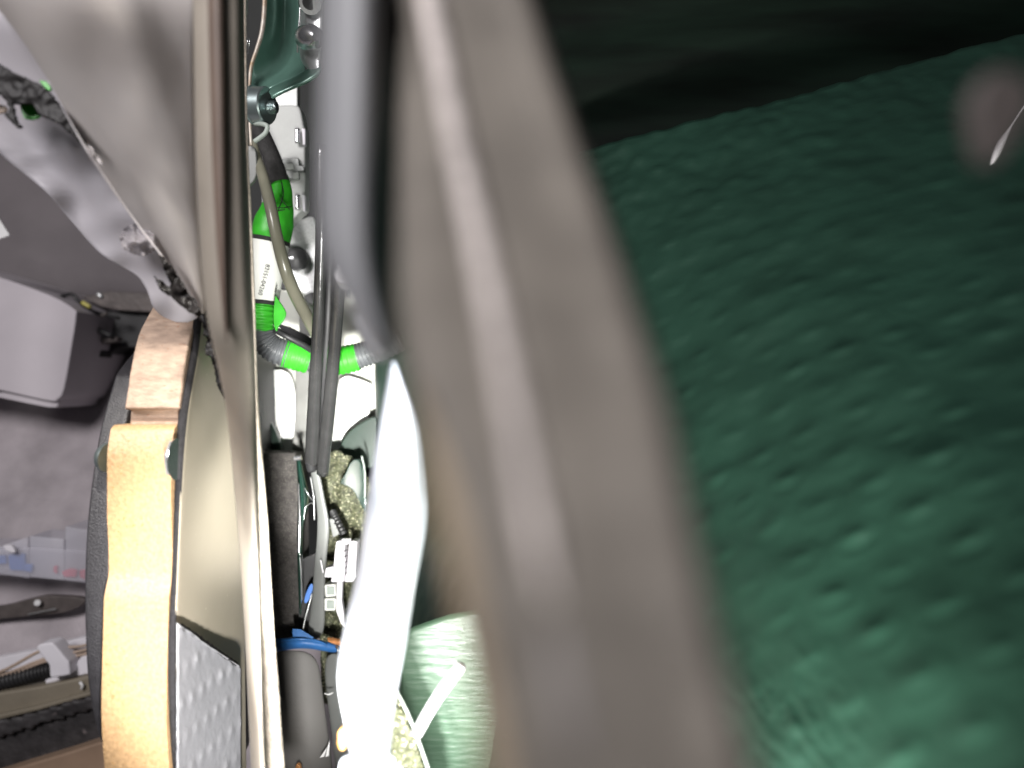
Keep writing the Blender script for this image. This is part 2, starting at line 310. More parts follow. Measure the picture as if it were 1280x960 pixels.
sl = thing('door_sill', V(60, 930, .56), 'car door sill in olive, scuffed black and brown bands at the lower left', 'sill')
slab('olive_band', [(-90, 885), (0, 866), (50, 858), (107, 846), (150, 838), (150, 866), (107, 870), (50, 888), (0, 900), (-90, 920)], .560, .04, M['sill'], sl, .002)
slab('olive_lip', [(-90, 908), (0, 893), (50, 882), (107, 866), (150, 856), (150, 862), (107, 872), (50, 888), (0, 900), (-90, 918)], .555, .02, M['sill'], sl, .0012)
lumps('seal', [(-60, 912), (0, 901), (50, 889), (107, 873), (150, 864), (150, 884), (107, 890), (50, 906), (0, 924), (-60, 936)], .548, .004, M['sill_black'], sl, .0009, step=4)
slab('black_band', [(-90, 925), (0, 915), (50, 900), (107, 882), (150, 872), (150, 924), (120, 928), (80, 941), (30, 956), (-90, 992)], .551, .03, M['sill_black'], sl, .002)
slab('brown_band', [(-90, 995), (30, 957), (80, 942), (120, 929), (150, 922), (150, 1030), (-90, 1060)], .54, .03, M['sill_brown'], sl, .002)
tube('screw_mark', [(100, 853, .558), (103, 857, .557), (102, 861, .558)], 1.6, M['paper'], sl)

# ================================================================== SPEAKER RING ON THE DOOR
XL, XR = -0.150, -0.1263
def ring_geo(path, xa, xb, depth):
    """path of (Y, z) of the outer face seen edge-on; swept between two planes across the door"""
    vs = []; fs = []; n = len(path); inner = []
    inner = [(y+depth, z) for y, z in path]
    for (y, z), (yi, zi) in zip(path, inner): vs += [C(xa, y, z), C(xb, y, z), C(xb, yi, zi), C(xa, yi, zi)]
    for i in range(n-1):
        for k in range(4): fs.append((i*4+k, i*4+(k+1) % 4, (i+1)*4+(k+1) % 4, (i+1)*4+k))
    fs += [(0, 1, 2, 3), tuple((n-1)*4+k for k in range(4))]
    return vs, fs
def zz(v, Y): return (480-v)/F*Y
def vpath(lst, xleft, k=4):
    p = [((xleft*F/(u-640)), v) for v, u in lst]; p = [(Y, zz(v, Y)) for Y, v in p]
    n = (len(p)-1)*k; return [cr(p, i/n) for i in range(n+1)]
ring = thing('spacer_ring', C(-.14, .32, -.15), 'raw wooden speaker spacer ring seen edge on, its lower lobe glowing orange', 'spacer ring')
up = vpath([(372, 197), (390, 187), (420, 172), (465, 162), (480, 160), (511, 155)], -.1465)
up += [(up[-1][0]+.005, zz(513, up[-1][0])), (.3015, zz(533, .2985))]
up = [(.352, .048), (.335, .040)] + up
lo = [(.2985, zz(531, .2985))]+vpath([(531, 143), (536, 139), (545, 137), (570, 134), (610, 134), (650, 134), (680, 135.6), (705, 136), (720, 135.6), (735, 132.4), (750, 130.0), (775, 129.4), (830, 127.8), (900, 127), (960, 131), (1010, 137)], XL)
lo += [(.312, -.185), (.335, -.21)]
for nm, pth, xa, xb, m in (('upper_body', up, -.1465, XR+.0006, 'mdf'), ('lower_lobe', lo, XL, XR, 'mdf_worn')):
    vs, fs = ring_geo(pth, xa, xb, .03); o = obj(nm, vs, fs, M[m], ring, True, 0, 0, .0009)
    o.modifiers[0].angle_limit = R(50)
gas = [(p[0]+.0005, p[1]) for p in vpath([(372, 247), (395, 243.5), (430, 239), (465, 233), (500, 227), (540, 222), (600, 219.5), (700, 216.5), (770, 212.5), (830, 211), (900, 212.5), (960, 217), (1020, 224)], -.1259)]
vs, fs = ring_geo([(p[0]-.0005, p[1]) for p in gas], -.1262, -.1236, .006)
obj('gasket', vs, fs, M['foam'], ring)
cyl('bolt_head', V(136, 572, .2965), V(124, 570, .2975), .0056, M['zinc'], ring, 20, [(0, 1.0), (.3, 1.0), (.6, .85), (.85, .5), (1, .05)])
cyl('nut', V(214.8, 574, .2925), V(219.5, 574, .2925), .0072, M['flangegrey'], ring, 6)
cyl('washer', V(219.5, 574, .2925), V(221, 574, .2925), .0078, M['chrome'], ring, 24)

spk = thing('speaker', C(-.16, .33, -.15), 'black textured rim of a round speaker on the cabin side of the wooden ring', 'speaker')
rp = vpath([(440, 166), (465, 146), (480, 140), (534, 125), (600, 114), (660, 107.5), (720, 105), (760, 104.8), (820, 106.5), (860, 110), (900, 117), (927, 125), (960, 139)], -.160)
rp = [(.40, .05), (.37, .043)]+rp+[(.34, -.205)]
vs, fs = ring_geo(rp, -.160, -.1502, .02); o = obj('rim', vs, fs, M['black_text'], spk, True, 0, 0, .0012); o.modifiers[0].angle_limit = R(50)
o = cyl('cone', C(-.152, .445, -.085), C(-.158, .445, -.085), .135, M['black'], spk, 40, [(0, .4), (.5, .9), (1, 1)])

# ================================================================== INNER DOOR PANEL
pn = thing('inner_door_panel', V(280, 960, .30), 'khaki steel inner door panel with a rolled bead and bright cut edge', 'door panel')
rows = []
for v, l in ((-80, 262), (150, 260), (330, 255), (395, 250), (430, 247), (465, 241), (500, 234), (540, 229), (600, 224.5), (700, 220.5), (770, 217.5), (830, 216.5), (900, 217.5), (960, 221), (1050, 228)):
    rows.append([(u, v, .1234*F/(640-u)) for u in (l+3+(299+max(0, v-300)*.012-l)*t for t in (0, .06, .18, .38, .6, .8, 1))])
grid('panel_skin', rows, M['panel'], pn, .0009, 2)
B = [(-80, 238, 306), (0, 240, 306.5), (150, 242, 308), (250, 245, 311), (330, 249, 314), (385, 255, 317), (430, 264, 319), (500, 282, 321), (600, 291, 323), (700, 300, 325), (800, 306, 327), (900, 310, 330), (960, 313, 333), (1050, 317, 338)]
rows = []
for v, l, r in B:
    w_ = r-l; k = max(0, min(1, (v-430)/120)); yl = .285+.05*k
    z0 = .036*(1-k)
    rows.append([(l, v, .250-z0+.05*k), (l+w_*.05, v, .243-z0+.03*k), (l+w_*.2, v, .2405-z0+.02*k), (l+w_*.36, v, .2395-z0+.010*k), (l+w_*.52, v, .239-z0+.004*k), (l+w_*.7, v, .240-z0), (l+w_*.86, v, .2405-z0), (l+w_*.96, v, .243-z0), (r, v, .290)])
grid('rolled_bead', rows, M['bead'], pn, .0009, 2)
grid('brown_stripe', [[(a, v, 0.2035), (a+w_*.25, v, 0.2015), (a+w_*.5, v, 0.2010), (a+w_*.75, v, 0.2015), (a+w_, v, 0.2035)] for v, a, w_ in ((-80, 257, 26), (0, 258, 26), (120, 261, 25), (230, 265, 22), (320, 270, 16), (390, 277, 8), (430, 282, 3))], M['brownstripe'], pn, .0006, 2)  # dark brown stripe along the bead, narrowing downwards
E = [(-80, 305, 307.5), (150, 307, 310), (330, 312, 318), (430, 317, 321), (470, 317, 322.5), (520, 317.5, 325), (580, 318, 330), (640, 320, 335), (700, 321, 338.5), (760, 323, 342), (810, 325, 345.5), (860, 327, 350), (910, 329, 353), (960, 331, 357), (1050, 335, 364)]
rows = [[(l, v, .293), (l+(r-l)*.5, v, .2905), (r-1, v, .292), (r, v, .297)] for v, l, r in E]
grid('cut_edge', rows, M['edge'], pn, .0009, 1, lambda i, j, u, v: 0, 1, 5)

def skin_Y(u, v): return 1/max(1.2, 2.2+(u-700)*.0012+(v-150)*.0005+0.72e-5*(u-500)*max(-60, v-100))
def dashes(a, b, s=.0155):
    """shallow rows of short pressed dashes with faint arcs between"""
    rs = s*.92; r = math.floor(b/rs+.5); x = (a+(s/2 if r % 2 else 0)) % s-s/2; y = b-r*rs
    k = .45+.55*abs(noise.noise(Vector((a*45, b*45, 6))))*2
    return (math.exp(-((x/(s*.27))**2+(y/(s*.15))**2))+.16*math.exp(-((math.hypot(x/(s*.5), (y+s*.1)/(s*.42))-.8)/.16)**2))*k
dp = thing('damping_sheet', V(262, 960, .285), 'embossed silver foil damping sheet with a slanted cut edge on the door panel', 'foil sheet')
def dpY(u): return .283+(u-220)*.0006
nu_, nv_ = 44, 90; vs = []
for i in range(nv_+1):
    for j in range(nu_+1):
        u = 222.5+(302-222.5)*j/nu_; top = 782+(u-225)*.70+(1.5*math.sin(u*.5)+noise.noise(Vector((u/6, 0, 0)))*2); v = top+(1040-top)*i/nv_
        Y = dpY(u)-.0004; p = V(u, v, Y); h = dashes((Y-.28)*1.9, -p.dot(U), .014)
        vs.append(p-X*(-1)*0 + (X*.55-D*.83)*(.0014*h-.0003))
fs = [(i*(nu_+1)+j, (i+1)*(nu_+1)+j, (i+1)*(nu_+1)+j+1, i*(nu_+1)+j+1) for i in range(nv_) for j in range(nu_)]
obj('foil', vs, fs, M['foil'], dp, True, 0, .0006)
tube('cut_edge', [(224, 782, dpY(224)-.001), (240, 792, dpY(240)-.001), (255, 804, dpY(255)-.001), (275, 817, dpY(275)-.001), (299, 833, dpY(299)-.001)], 0.8, M['foil'], dp, 8, 40, lambda t: 1+.4*math.sin(t*40))
lumps('butyl_edge', [(225, 780), (229, 780), (246, 790), (262, 803), (280, 815), (298, 828), (302, 836), (296, 832), (275, 818), (255, 804), (238, 792)], lambda u, v: dpY(u)+.0004, .0012, M['butyl'], dp, .0012, step=1.5)
# black butyl left on the panel
o = lumps('butyl_smear', [(247, 383), (256, 384), (259, 400), (263, 420), (268, 440), (274, 462), (279, 482), (280, 500), (276, 492), (271, 482), (268, 463), (262, 446), (256, 442), (255, 436), (259, 425), (255, 420), (253, 405), (248, 396)], lambda u, v: .298, .001, M['butyl'], None, .0012, step=1.5)
tag(o, 'black ragged butyl smear on the khaki panel below the film tip', 'sealant', 'black butyl smears')

# ================================================================== PLASTIC FILM
fm = thing('vapor_film', V(200, 400, .29), 'cloudy plastic vapour film hanging torn at the upper left', 'plastic film')
L_ = [(-90, -110, 246), (-30, -45, 245), (20, 5, 243.5), (100, 60, 242.5), (190, 110, 243.5), (240, 143, 245), (272, 165, 247), (318, 200, 250), (355, 226, 254), (380, 243, 257), (392, 250, 255)]
rows = [[(l+(r-l)*t, v, .225+.06*max(0, v)/390+.006*math.sin(t*math.pi)*-1 + .012*(1-t)) for t in (0, .03, .15, .35, .6, .85, 1)] for v, l, r in L_]
def fold(i, j, u, v):
    k = (u-.62*v)                            # folds run parallel to the left edge
    return .0009*math.sin(k/26)+.0006*math.sin((u-.25*v)/15+1)*(j**.5)+.0012*noise.noise(Vector((u/60, v/90, 0)))+.0005*noise.noise(Vector(((u-.5*v)/14, (v+.5*u)/60, 3)))
grid('front_layer', rows, M['film'], fm, .0004, 0, fold, 4, 4)
for pth, r_, mm in (([(60, 101, .243), (110, 190, .252), (165, 271, .268), (200, 317, .275), (226, 355, .281), (249, 390, .285)], 1.3, 'film_edge'), ([(208, 0, .229), (212, 30, .233), (224, 66, .2385), (238, 120, .246), (243, 160, .251)], 2.2, 'film_reflection'), ([(244.5, 84, .2405), (244.5, 120, .246), (243.5, 152, .251)], 1.0, 'film_edge'), ([(228, 205, .259), (214, 222, .262), (200, 236, .263)], .9, 'film_edge')):  # the warm tube paints an orange reflection on the film
    tube('crease', pth, [r_*.4]+[r_]*(len(pth)-2)+[r_*.4], M[mm], fm, 8)  # film creases, except the warm tube, which is the painted reflection
L2 = [(-90, -140, -20), (-30, -120, 20), (20, -120, 40), (100, -110, 95), (180, -14, 140), (195, 3, 150), (214, 26, 160), (240, 58, 172), (262, 77, 185), (283, 95, 200), (302, 111, 210), (318, 127, 220), (333, 150, 232), (345, 171, 240), (360, 182, 246), (372, 187, 248), (383, 191, 250), (394, 201, 249), (399, 211, 244), (403, 221, 234)]
rows = [[(l+(r-l)*t, v, .262+.035*max(0, v)/390) for t in (0, .2, .4, .6, .8, 1)] for v, l, r in L2]
grid('back_layer', rows, M['film_back'], fm, .0003, 0, lambda i, j, u, v: .0020*math.sin((u-.7*v)/17)*(1-i*.6)+.003*noise.noise(Vector((u/40, v/40, 2))), 3, 3)
def pucker(u, v): return .2845-.006*max(0, 1-((u-172)/26)**2-((v-303)/22)**2)
lumps('pucker', smooth_outline([(148, 296), (160, 282), (178, 278), (192, 292), (197, 310), (186, 318), (172, 320), (156, 312)], 3), pucker, .0004, M['film_gloss'], fm, .0040, step=1.6)
o = lumps('butyl_smear', [(-40, 66), (0, 80), (20, 92), (48, 104), (62, 114), (70, 125), (80, 137), (94, 158), (109, 180), (100, 178), (85, 165), (68, 151), (56, 147), (46, 142), (40, 131), (24, 130), (16, 130), (20, 148), (27, 160), (20, 160), (12, 150), (3, 142), (10, 139), (8, 126), (0, 118), (-40, 112)], .255, .0012, M['butyl'], None, .0003, step=2)
tag(o, 'large black forked butyl smear on the film at the upper left edge', 'sealant', 'black butyl smears')
o = lumps('butyl_smear', [(199, 316), (206, 322), (222, 346), (240, 372), (252, 390), (250, 399), (238, 391), (226, 383), (212, 370), (198, 358), (193, 344), (200, 350), (214, 360), (208, 345), (203, 334)], .276, .0012, M['butyl'], None, .0016, step=1.6)
tag(o, 'narrow black butyl smear along the film fold above the wooden ring', 'sealant', 'black butyl smears')
o = lumps('butyl_smear', [(108, 180), (112, 181), (124, 200), (131, 210), (122, 203), (112, 190)], .253, .001, M['film_gloss'], None, .0016, step=1.5)
tag(o, 'small glossy grey sealant trail below the forked black smear', 'sealant')
g = slab('tape_scrap', smooth_outline([(24, 130), (42, 128), (50, 141), (46, 148), (30, 148)], 2), .2605, .001, M['green'], None, .0003); tag(g, 'green tape scrap under the forked black smear on the film', 'tape')
g = slab('tape_scrap', smooth_outline([(48, 100), (58, 102), (64, 112), (58, 112)], 2), .2585, .001, M['green'], None, .0003); tag(g, 'tiny green tape scrap at the top of the forked black smear', 'tape')
g = slab('wood_chip', smooth_outline([(-6, 130), (6, 132), (7, 139), (-6, 142)], 2), .262, .001, M['tan'], None, .0003); tag(g, 'small tan chip under the black smear at the left edge', 'chip')

# ================================================================== LATCH BRACKET
bk = thing('latch_bracket', V(345, 165, .40), 'green primed steel latch bracket bolted at the top of the gap', 'bracket')
grid('web', [[(331, -60, .395), (345, -60, .412), (358, -60, .42), (374, -60, .405)], [(329, 30, .395), (345, 30, .412), (358, 30, .42), (374, 30, .405)], [(322, 60, .395), (342, 58, .412), (358, 56, .418), (373, 60, .402)],
             [(315, 85, .395), (338, 80, .408), (356, 76, .412), (375, 72, .398)], [(312, 104, .394), (332, 102, .400), (355, 94, .402), (382, 82, .394)], [(312, 122, .394), (330, 112, .396), (352, 103, .395), (384, 88, .392)]], M['bracket'], bk, .0016, 2)
grid('bottom_flange', [[(328, 112, .3955), (352, 102, .3945), (384, 87, .391), (400, 70, .390)], [(334, 113, .388), (356, 104, .387), (384, 92, .385), (401, 78, .385)], [(338, 121, .385), (358, 112, .384), (384, 102, .382), (402, 90, .383)], [(340, 128, .387), (352, 118, .387), (383, 107, .385), (399, 98, .386)]], M['bracket'], bk, .0014, 2)
tube('rolled_edge', [(332, -60, .392), (331, 0, .392), (328, 37, .392), (321, 62, .392), (314, 84, .392), (312, 112, .392), (312, 145, .392), (314, 182, .392)], [3, 3, 3, 2.6, 2.4, 2, 2, 2], M['rusty'], bk, 10)
tube('second_edge', [(302, 60, .397), (305, 92, .396), (307, 130, .396), (309, 180, .396)], 1.6, M['rusty'], bk, 8)
grid('side_flange', [[(374, -60, .400), (384, -60, .385), (404, -60, .385)], [(374, 20, .400), (380, 22, .386), (404, 20, .385)], [(372, 60, .398), (378, 60, .386), (402, 60, .384)], [(374, 76, .397), (382, 78, .386), (400, 84, .384)], [(380, 84, .394), (388, 90, .386), (398, 96, .385)]], M['flangegrey'], bk, .0014, 2)
tube('flange_lip', [(375, -60, .384), (375, 10, .384), (374, 30, .384), (372, 48, .385), (372, 66, .387)], 1.2, M['flangegrey'], bk, 8)
cyl('rivet', V(384, 47, .384), V(395, 46, .372), .0062, M['chrome'], bk, 20, [(0, 1), (.4, 1), (.8, .8), (1, .3)])
cyl('hole_rim', V(386, 4, .386), V(388, 4, .380), .0052, M['chrome'], bk, 20); cyl('hole', V(386, 3, .3805), V(387, 3, .3795), .0034, M['black'], bk, 16)
cyl('nut', V(317, 132, .392), V(335, 132, .390), .0095, M['zinc'], bk, 28, [(0, 1), (.1, 1.04), (.14, .96), (.92, .96), (1, .9)])
vs, fs = tube_geo([(335, 134, .391), (345, 134, .390)], 8.5, 16, 40, lambda t: .88+.12*math.sin(t*5*2*math.pi)); obj('stud', vs, fs, M['zinc'], bk)
cyl('bolt_head', V(304.5, 134, .394), V(310, 134, .393), .0036, M['chrome'], bk, 14)
tube('ring_clip', [(318, 154, .392), (328, 155, .388), (334, 158, .387), (331, 167, .387), (318, 177, .388)], 3.0, M['greengrey'], bk, 10)
slab('white_tab', [(297, -10), (307, -8), (307, 12), (301, 30), (297, 20)], .40, .004, M['lock'], bk, .0006)
for k in range(4): tube('spring_wire', [(303+3*k+random.random()*2, 42+2*k, .405), (304+2.6*k, 52, .403), (302+2.6*k, 64+random.random()*6, .406)], .7, M['chrome'], bk, 6)
o = slab('clip_shield', smooth_outline([(305, 182), (318, 184), (321, 205), (320, 220), (313, 230), (304, 231)], 3), .400, .003, M['arm'], None, .0006); tag(o, 'rounded grey shield left of the black cable sleeve', 'shield')

# ================================================================== LOCK PLATE
lk = thing('lock_plate', V(365, 272, .46), 'pale grey lock plate with steel clips behind the green harness', 'lock plate')
slab('plate', smooth_outline([(328, 130), (345, 131), (368, 131), (375, 136), (379, 155), (381, 170), (381, 250), (378, 262), (372, 268), (350, 290), (328, 290)], 3), .46, .012, M['lock'], lk, .0012)
slab('upper_plate', [(340, 104), (372, 104), (372, 150), (340, 150)], .475, .006, M['lock_dk'], lk, .0006)
for y0 in (160, 243):
    tube('clip', [(372, y0+1, .457), (372, y0+19, .457)], 3.4, M['chrome'], lk, 10); slab('clip_tab', [(377, y0), (381.5, y0+1), (381.5, y0+21), (378.5, y0+21)], .455, .004, M['white'], lk, .0003)
slab('latch', [(352, 199), (373, 197), (374, 206), (380, 208), (380, 214), (373, 214), (373, 223), (358, 224), (352, 212)], .456, .004, M['lock_dk'], lk, .0005)
slab('latch_face', [(355, 204), (366, 204), (367, 211), (356, 212)], .4545, .002, M['lock'], lk, .0004)
slab('latch_face', [(366, 215), (373, 215), (373, 223), (366, 223)], .4545, .002, M['lock'], lk, .0004)
sv = thing('silver_plate', V(370, 390, .485), 'sparkling silver plate with a black rubber grommet in the cavity', 'plate')
slab('plate', smooth_outline([(336, 276), (360, 281), (382, 272), (394, 276), (396, 330), (396, 372), (390, 376), (382, 368), (360, 356), (336, 350)], 3), .485, .004, M['silver'], sv, .0006)
cyl('grommet', V(371, 323.5, .4835), V(371, 323.5, .475), .0068, M['black'], sv, 24, [(0, 1.08), (.3, 1.08), (.5, 1), (.8, .9), (1, .3)])
slab('grommet_slot', [(361, 321), (367, 320), (368, 324), (362, 325)], .4738, .001, M['chrome'], sv, .0002)
slab('dark_clip', smooth_outline([(380, 370), (386, 366), (394, 366), (394, 380), (384, 378)], 2), .480, .006, M['black'], sv, .0006)
slab('dark_clip', smooth_outline([(344, 352), (352, 350), (358, 360), (348, 361)], 2), .472, .006, M['black'], sv, .0006)

# ================================================================== PALE BACK SHELL
ps = thing('inner_shell', V(395, 570, .52), 'pale painted inner shell glaring white behind the guide rails', 'door shell')
slab('pale_plate', [(296, 335), (480, 335), (484, 575), (296, 575)], .52, .004, M['pale'], ps, 0)
slab('white_field', smooth_outline([(322, 470), (330, 464), (352, 462), (364, 472), (369, 500), (368, 548), (366, 566), (322, 566)], 3), .512, .004, M['whitepaint'], ps, .001)
slab('white_field', smooth_outline([(424, 474), (436, 470), (460, 478), (464, 484), (461, 520), (458, 566), (414, 570), (413, 520)], 3), .512, .004, M['whitepaint'], ps, .001)
slab('grey_angle', [(369, 456), (380, 448), (386, 466), (384, 520), (384, 572), (364, 572), (369, 520)], .498, .004, M['angle'], ps, .0006)
slab('shade_patch', smooth_outline([(318, 498), (326, 512), (338, 528), (346, 544), (352, 562), (356, 572), (318, 572)], 3), .500, .006, M['corner_shade'], ps, .001)  # green sheets paint the dark shade in the shell's lower corners
slab('shade_patch', smooth_outline([(470, 520), (458, 524), (440, 536), (428, 550), (420, 570), (424, 580), (475, 582)], 3), .500, .006, M['corner_shade'], ps, .001)
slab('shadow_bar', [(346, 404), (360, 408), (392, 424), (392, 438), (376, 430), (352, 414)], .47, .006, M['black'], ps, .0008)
slab('grey_fin', [(374, 385), (390, 400), (392, 422), (374, 416)], .49, .004, M['angle'], ps, .0006)

# ================================================================== WIRING HARNESS
hs = thing('wiring_harness', V(360, 470, .43), 'wiring harness in bright green tape with a white printed label sleeve', 'wiring harness')
tube('black_sleeve', [(322, 160, .432), (331, 180, .43), (341, 203, .428), (349, 228, .427)], [11.5, 12, 12, 12.5], M['sleeve'], hs, 18)
tube('green_wrap', [(349, 222, .43), (351, 240, .429), (347, 262, .428), (341, 285, .427), (338, 301, .427)], [11.5, 14, 20, 24.5, 24], M['green'], hs, 22, 60, lambda t: 1+.012*math.sin(t*31)+.012*math.sin(t*13))
for pth in ([(352, 228, .4175), (354, 244, .416), (348, 262, .409)], [(340, 258, .408), (352, 260, .409), (364, 258, .414)], [(344, 264, .407), (356, 262, .41)], [(350, 247, .413), (362, 262, .413)]):
    tube('crease', pth, .7, M['ink'], hs, 6)
tube('black_band', [(338.5, 299, .427), (337.5, 304, .427)], 24.2, M['sleeve'], hs, 22, 3)
lab = tube('label_sleeve', [(337.5, 303, .427), (331, 340, .427), (327, 378, .427)], [23.5, 22.5, 21], M['label'], hs, 32, 24)
tube('black_band', [(327.2, 376, .427), (326.8, 381, .427)], 21.3, M['sleeve'], hs, 22, 3)
def on_label(u, v, lift=.0003):             # a point on the front of the label sleeve
    ax = 337.5+(v-303)*(-10.5/75); r = (23.5-(v-303)*2.5/75)*.427/F; d = (u-ax)*.427/F
    return V(u, v, .427-math.sqrt(max(r*r-d*d, 1e-8))-lift)
tx = bpy.data.curves.new('t', 'FONT'); tx.body = '82151-04260'; tx.size = 1; tx.space_character = 1.05
to = bpy.data.objects.new('t', tx); COL.objects.link(to); dg = bpy.context.evaluated_depsgraph_get(); tm = bpy.data.meshes.new_from_object(to.evaluated_get(dg))
mw = max(v.co.x for v in tm.vertices); a0, a1 = Vector((336.5, 330)), Vector((326.5, 368)); dr = (a1-a0)/mw; dn = Vector((-(a1-a0).y, (a1-a0).x)).normalized()*-8.2
vs = [on_label((a0+dr*v.co.x+dn*v.co.y).x-4, (a0+dr*v.co.x+dn*v.co.y).y) for v in tm.vertices]; fs = [tuple(p.vertices) for p in tm.polygons]
COL.objects.unlink(to); bpy.data.objects.remove(to)
o = obj('label_text', vs, fs, M['ink'], lab, False)
vs = []; fs = []
for k in range(12):
    wv = (1.1, .6, 1.0, .5)[k % 4]; v0 = 325+k*2.1; u0 = 315.5-k*.25
    n0 = len(vs); vs += [on_label(u0-3, v0-1.0), on_label(u0-3, v0-1.0+wv), on_label(u0+5.5, v0+2+wv), on_label(u0+5.5, v0+2)]; fs.append((n0, n0+1, n0+2, n0+3))
obj('barcode', vs, fs, M['ink'], lab, False)
vs = []; fs = []
for k in range(5):
    v0 = 356+k*2; n0 = len(vs); vs += [on_label(345-k*.5, v0), on_label(345-k*.5, v0+1.1), on_label(347.2-k*.5, v0+1.3), on_label(347.2-k*.5, v0+.2)]; fs.append((n0, n0+1, n0+2, n0+3))
obj('fine_print', vs, fs, M['ink'], lab, False)
tube('green_wrap', [(326.5, 380, .427), (326, 395, .427), (325.5, 412, .428)], [18.5, 18, 17], M['green'], hs, 24, 100, lambda t: .96+.04*math.sin(t*6*2*math.pi))
slab('tape_tail', smooth_outline([(344, 369), (350, 378), (357, 390), (355, 399), (348, 408), (345, 414), (342, 405), (342, 385)], 3), .412, .0016, M['green'], hs, .0004)
tube('conduit', [(325, 408, .428), (330, 424, .429), (342, 436, .431), (362, 443, .433)], [16.5, 17, 17.5, 18], M['conduit'], hs, 24, 160, lambda t: .95+.05*math.sin(t*12*2*math.pi))
tube('green_wrap', [(356, 441, .4325), (370, 445, .434), (387, 450, .436)], [18.5, 18.5, 18], M['green'], hs, 24, 100, lambda t: .965+.035*math.sin(t*6*2*math.pi))
tube('conduit', [(384, 449, .437), (405, 453, .44), (425, 452, .44)], 15, M['conduit'], hs, 20, 80, lambda t: .95+.05*math.sin(t*8*2*math.pi))
tube('green_wrap', [(419, 452, .44), (434, 449, .44), (447, 446, .44)], [18, 18, 17.5], M['green'], hs, 24, 100, lambda t: .965+.035*math.sin(t*5*2*math.pi))
tube('conduit', [(445, 446, .44), (460, 441, .44), (478, 434, .44), (500, 424, .44)], [16.5, 16.5, 16, 16], M['conduit'], hs, 24, 160, lambda t: .95+.05*math.sin(t*11*2*math.pi))
hz = tube('drain_hose', [(316, 178, .408), (321, 196, .406), (330, 225, .398), (339, 262, .390), (346, 296, .388), (356, 335, .390), (368, 366, .40), (384, 396, .415), (402, 428, .43), (412, 446, .44)], [5, 6, 7, 7.5, 7.5, 7.8, 8, 8, 8, 8], M['hose'], None, 18)
tag(hz, 'olive grey drain hose crossing in front of the green harness', 'hose')
hb = tube('cable_tie', [(344, 412, .420), (358, 420, .418), (380, 432, .424), (392, 440, .432)], 4.0, M['black'], None, 10); tag(hb, 'short black strap beside the green tape tail', 'strap')

# ================================================================== GUIDE RAILS
gr = thing('window_guide_rail', V(395, 590, .44), 'pair of dark steel window guide rails running down the gap', 'guide rail')
tube('rail', [(402, 180, .36), (401, 300, .365), (398, 400, .38), (394, 480, .40), (391, 540, .42), (389, 580, .435)], [7, 7, 7.5, 8, 8.5, 8], M['rail'], gr, 20, flat=.8)
tube('rail', [(426, 330, .362), (421, 400, .375), (414, 480, .398), (408, 540, .42), (403, 592, .44)], [7.5, 7.8, 8, 8, 7.5], M['rail'], gr, 20, flat=.8)
tube('channel_floor', [(416, 250, .385), (410, 400, .395), (403, 500, .415), (397, 575, .44)], [6, 7, 7, 5], M['black'], gr, 10)
tube('end_cap', [(388.5, 576, .434), (389.5, 588, .436)], [7.2, 6.2], M['black'], gr, 14, 4)

# ================================================================== LOWER GAP
bd = slab('felt_board', [(296, 566), (368, 566), (374, 580), (376, 700), (376, 806), (300, 812)], .475, .02, M['pad']); tag(bd, 'dusty black felt board at the foot of the white glare', 'board')
fn = thing('green_fin', V(380, 770, .45), 'gloss dark green steel fin standing beside the felt board', 'fin')
grid('blade', [[(368, 571, .455), (372, 570, .448), (377, 572, .452)], [(371, 600, .455), (375, 600, .446), (384, 604, .455)], [(371, 630, .452), (377, 634, .442), (391, 626, .455)], [(370, 660, .45), (376, 662, .440), (380, 650, .452)], [(370, 690, .449), (374, 694, .438), (380, 690, .452)], [(371, 720, .448), (375, 724, .438), (379, 720, .452)], [(373, 770, .446), (376, 772, .44), (379, 770, .452)]], M['dkgreen'], fn, .0012, 2)
tube('bright_edge', [(373, 604, .440), (374.5, 640, .437), (374.5, 665, .436), (373.5, 692, .4345)], [.8, 1.4, 1.8, 1.2], M['chrome'], fn, 8)  # bright lines paint the highlights along the fin's edges
tube('bright_edge', [(381, 610, .444), (385, 618, .444), (391, 626, .446)], .7, M['chrome'], fn, 6)
tube('bright_edge', [(391, 628, .446), (382, 634, .444), (380, 650, .444)], .6, M['chrome'], fn, 6)
tube('bright_edge', [(375, 697, .436), (376.5, 720, .438), (377.5, 750, .442)], .8, M['flangegrey'], fn, 6)
cyl('tip', V(368, 573, .446), V(377, 572, .446), .0016, M['chrome'], fn, 10)
bt = slab('blue_tag', smooth_outline([(382, 742), (388, 730), (391, 732), (389, 745), (383, 754), (380, 752)], 2), .452, .001, M['blue'], None, .0003); tag(bt, 'small blue tag between the green fin and the grey arm', 'tag')
gw = tube('thin_wire', [(390, 742, .450), (385, 760, .448), (380, 780, .447), (377, 800, .446)], 1.0, M['flangegrey'], None, 8); tag(gw, 'thin silver wire running down to the blue tape', 'wire')
ga = thing('grey_arm', V(405, 800, .46), 'flat grey arm piece bending below the guide rails', 'arm piece')  # the flat grey arm below the rails
grid('arm_face', [[(384, 582, .452), (396, 584, .450)], [(389, 604, .452), (401, 604, .450)], [(394, 630, .452), (405, 628, .450)], [(395, 655, .452), (411, 650, .450)], [(394, 680, .453), (411, 672, .451)], [(390, 715, .455), (407, 700, .453)], [(388, 760, .458), (405, 745, .456)], [(378, 805, .46), (408, 805, .458)]], M['arm'], ga, .003, 2)
tube('arm_edge', [(388, 596, .450), (392, 620, .449), (393, 650, .449)], .8, M['flangegrey'], ga, 6)
bw = slab('dark_web', [(374, 700), (396, 690), (400, 760), (392, 808), (372, 808)], .468, .004, M['black'], None, .0005); tag(bw, 'black web behind the blue tag', 'web')
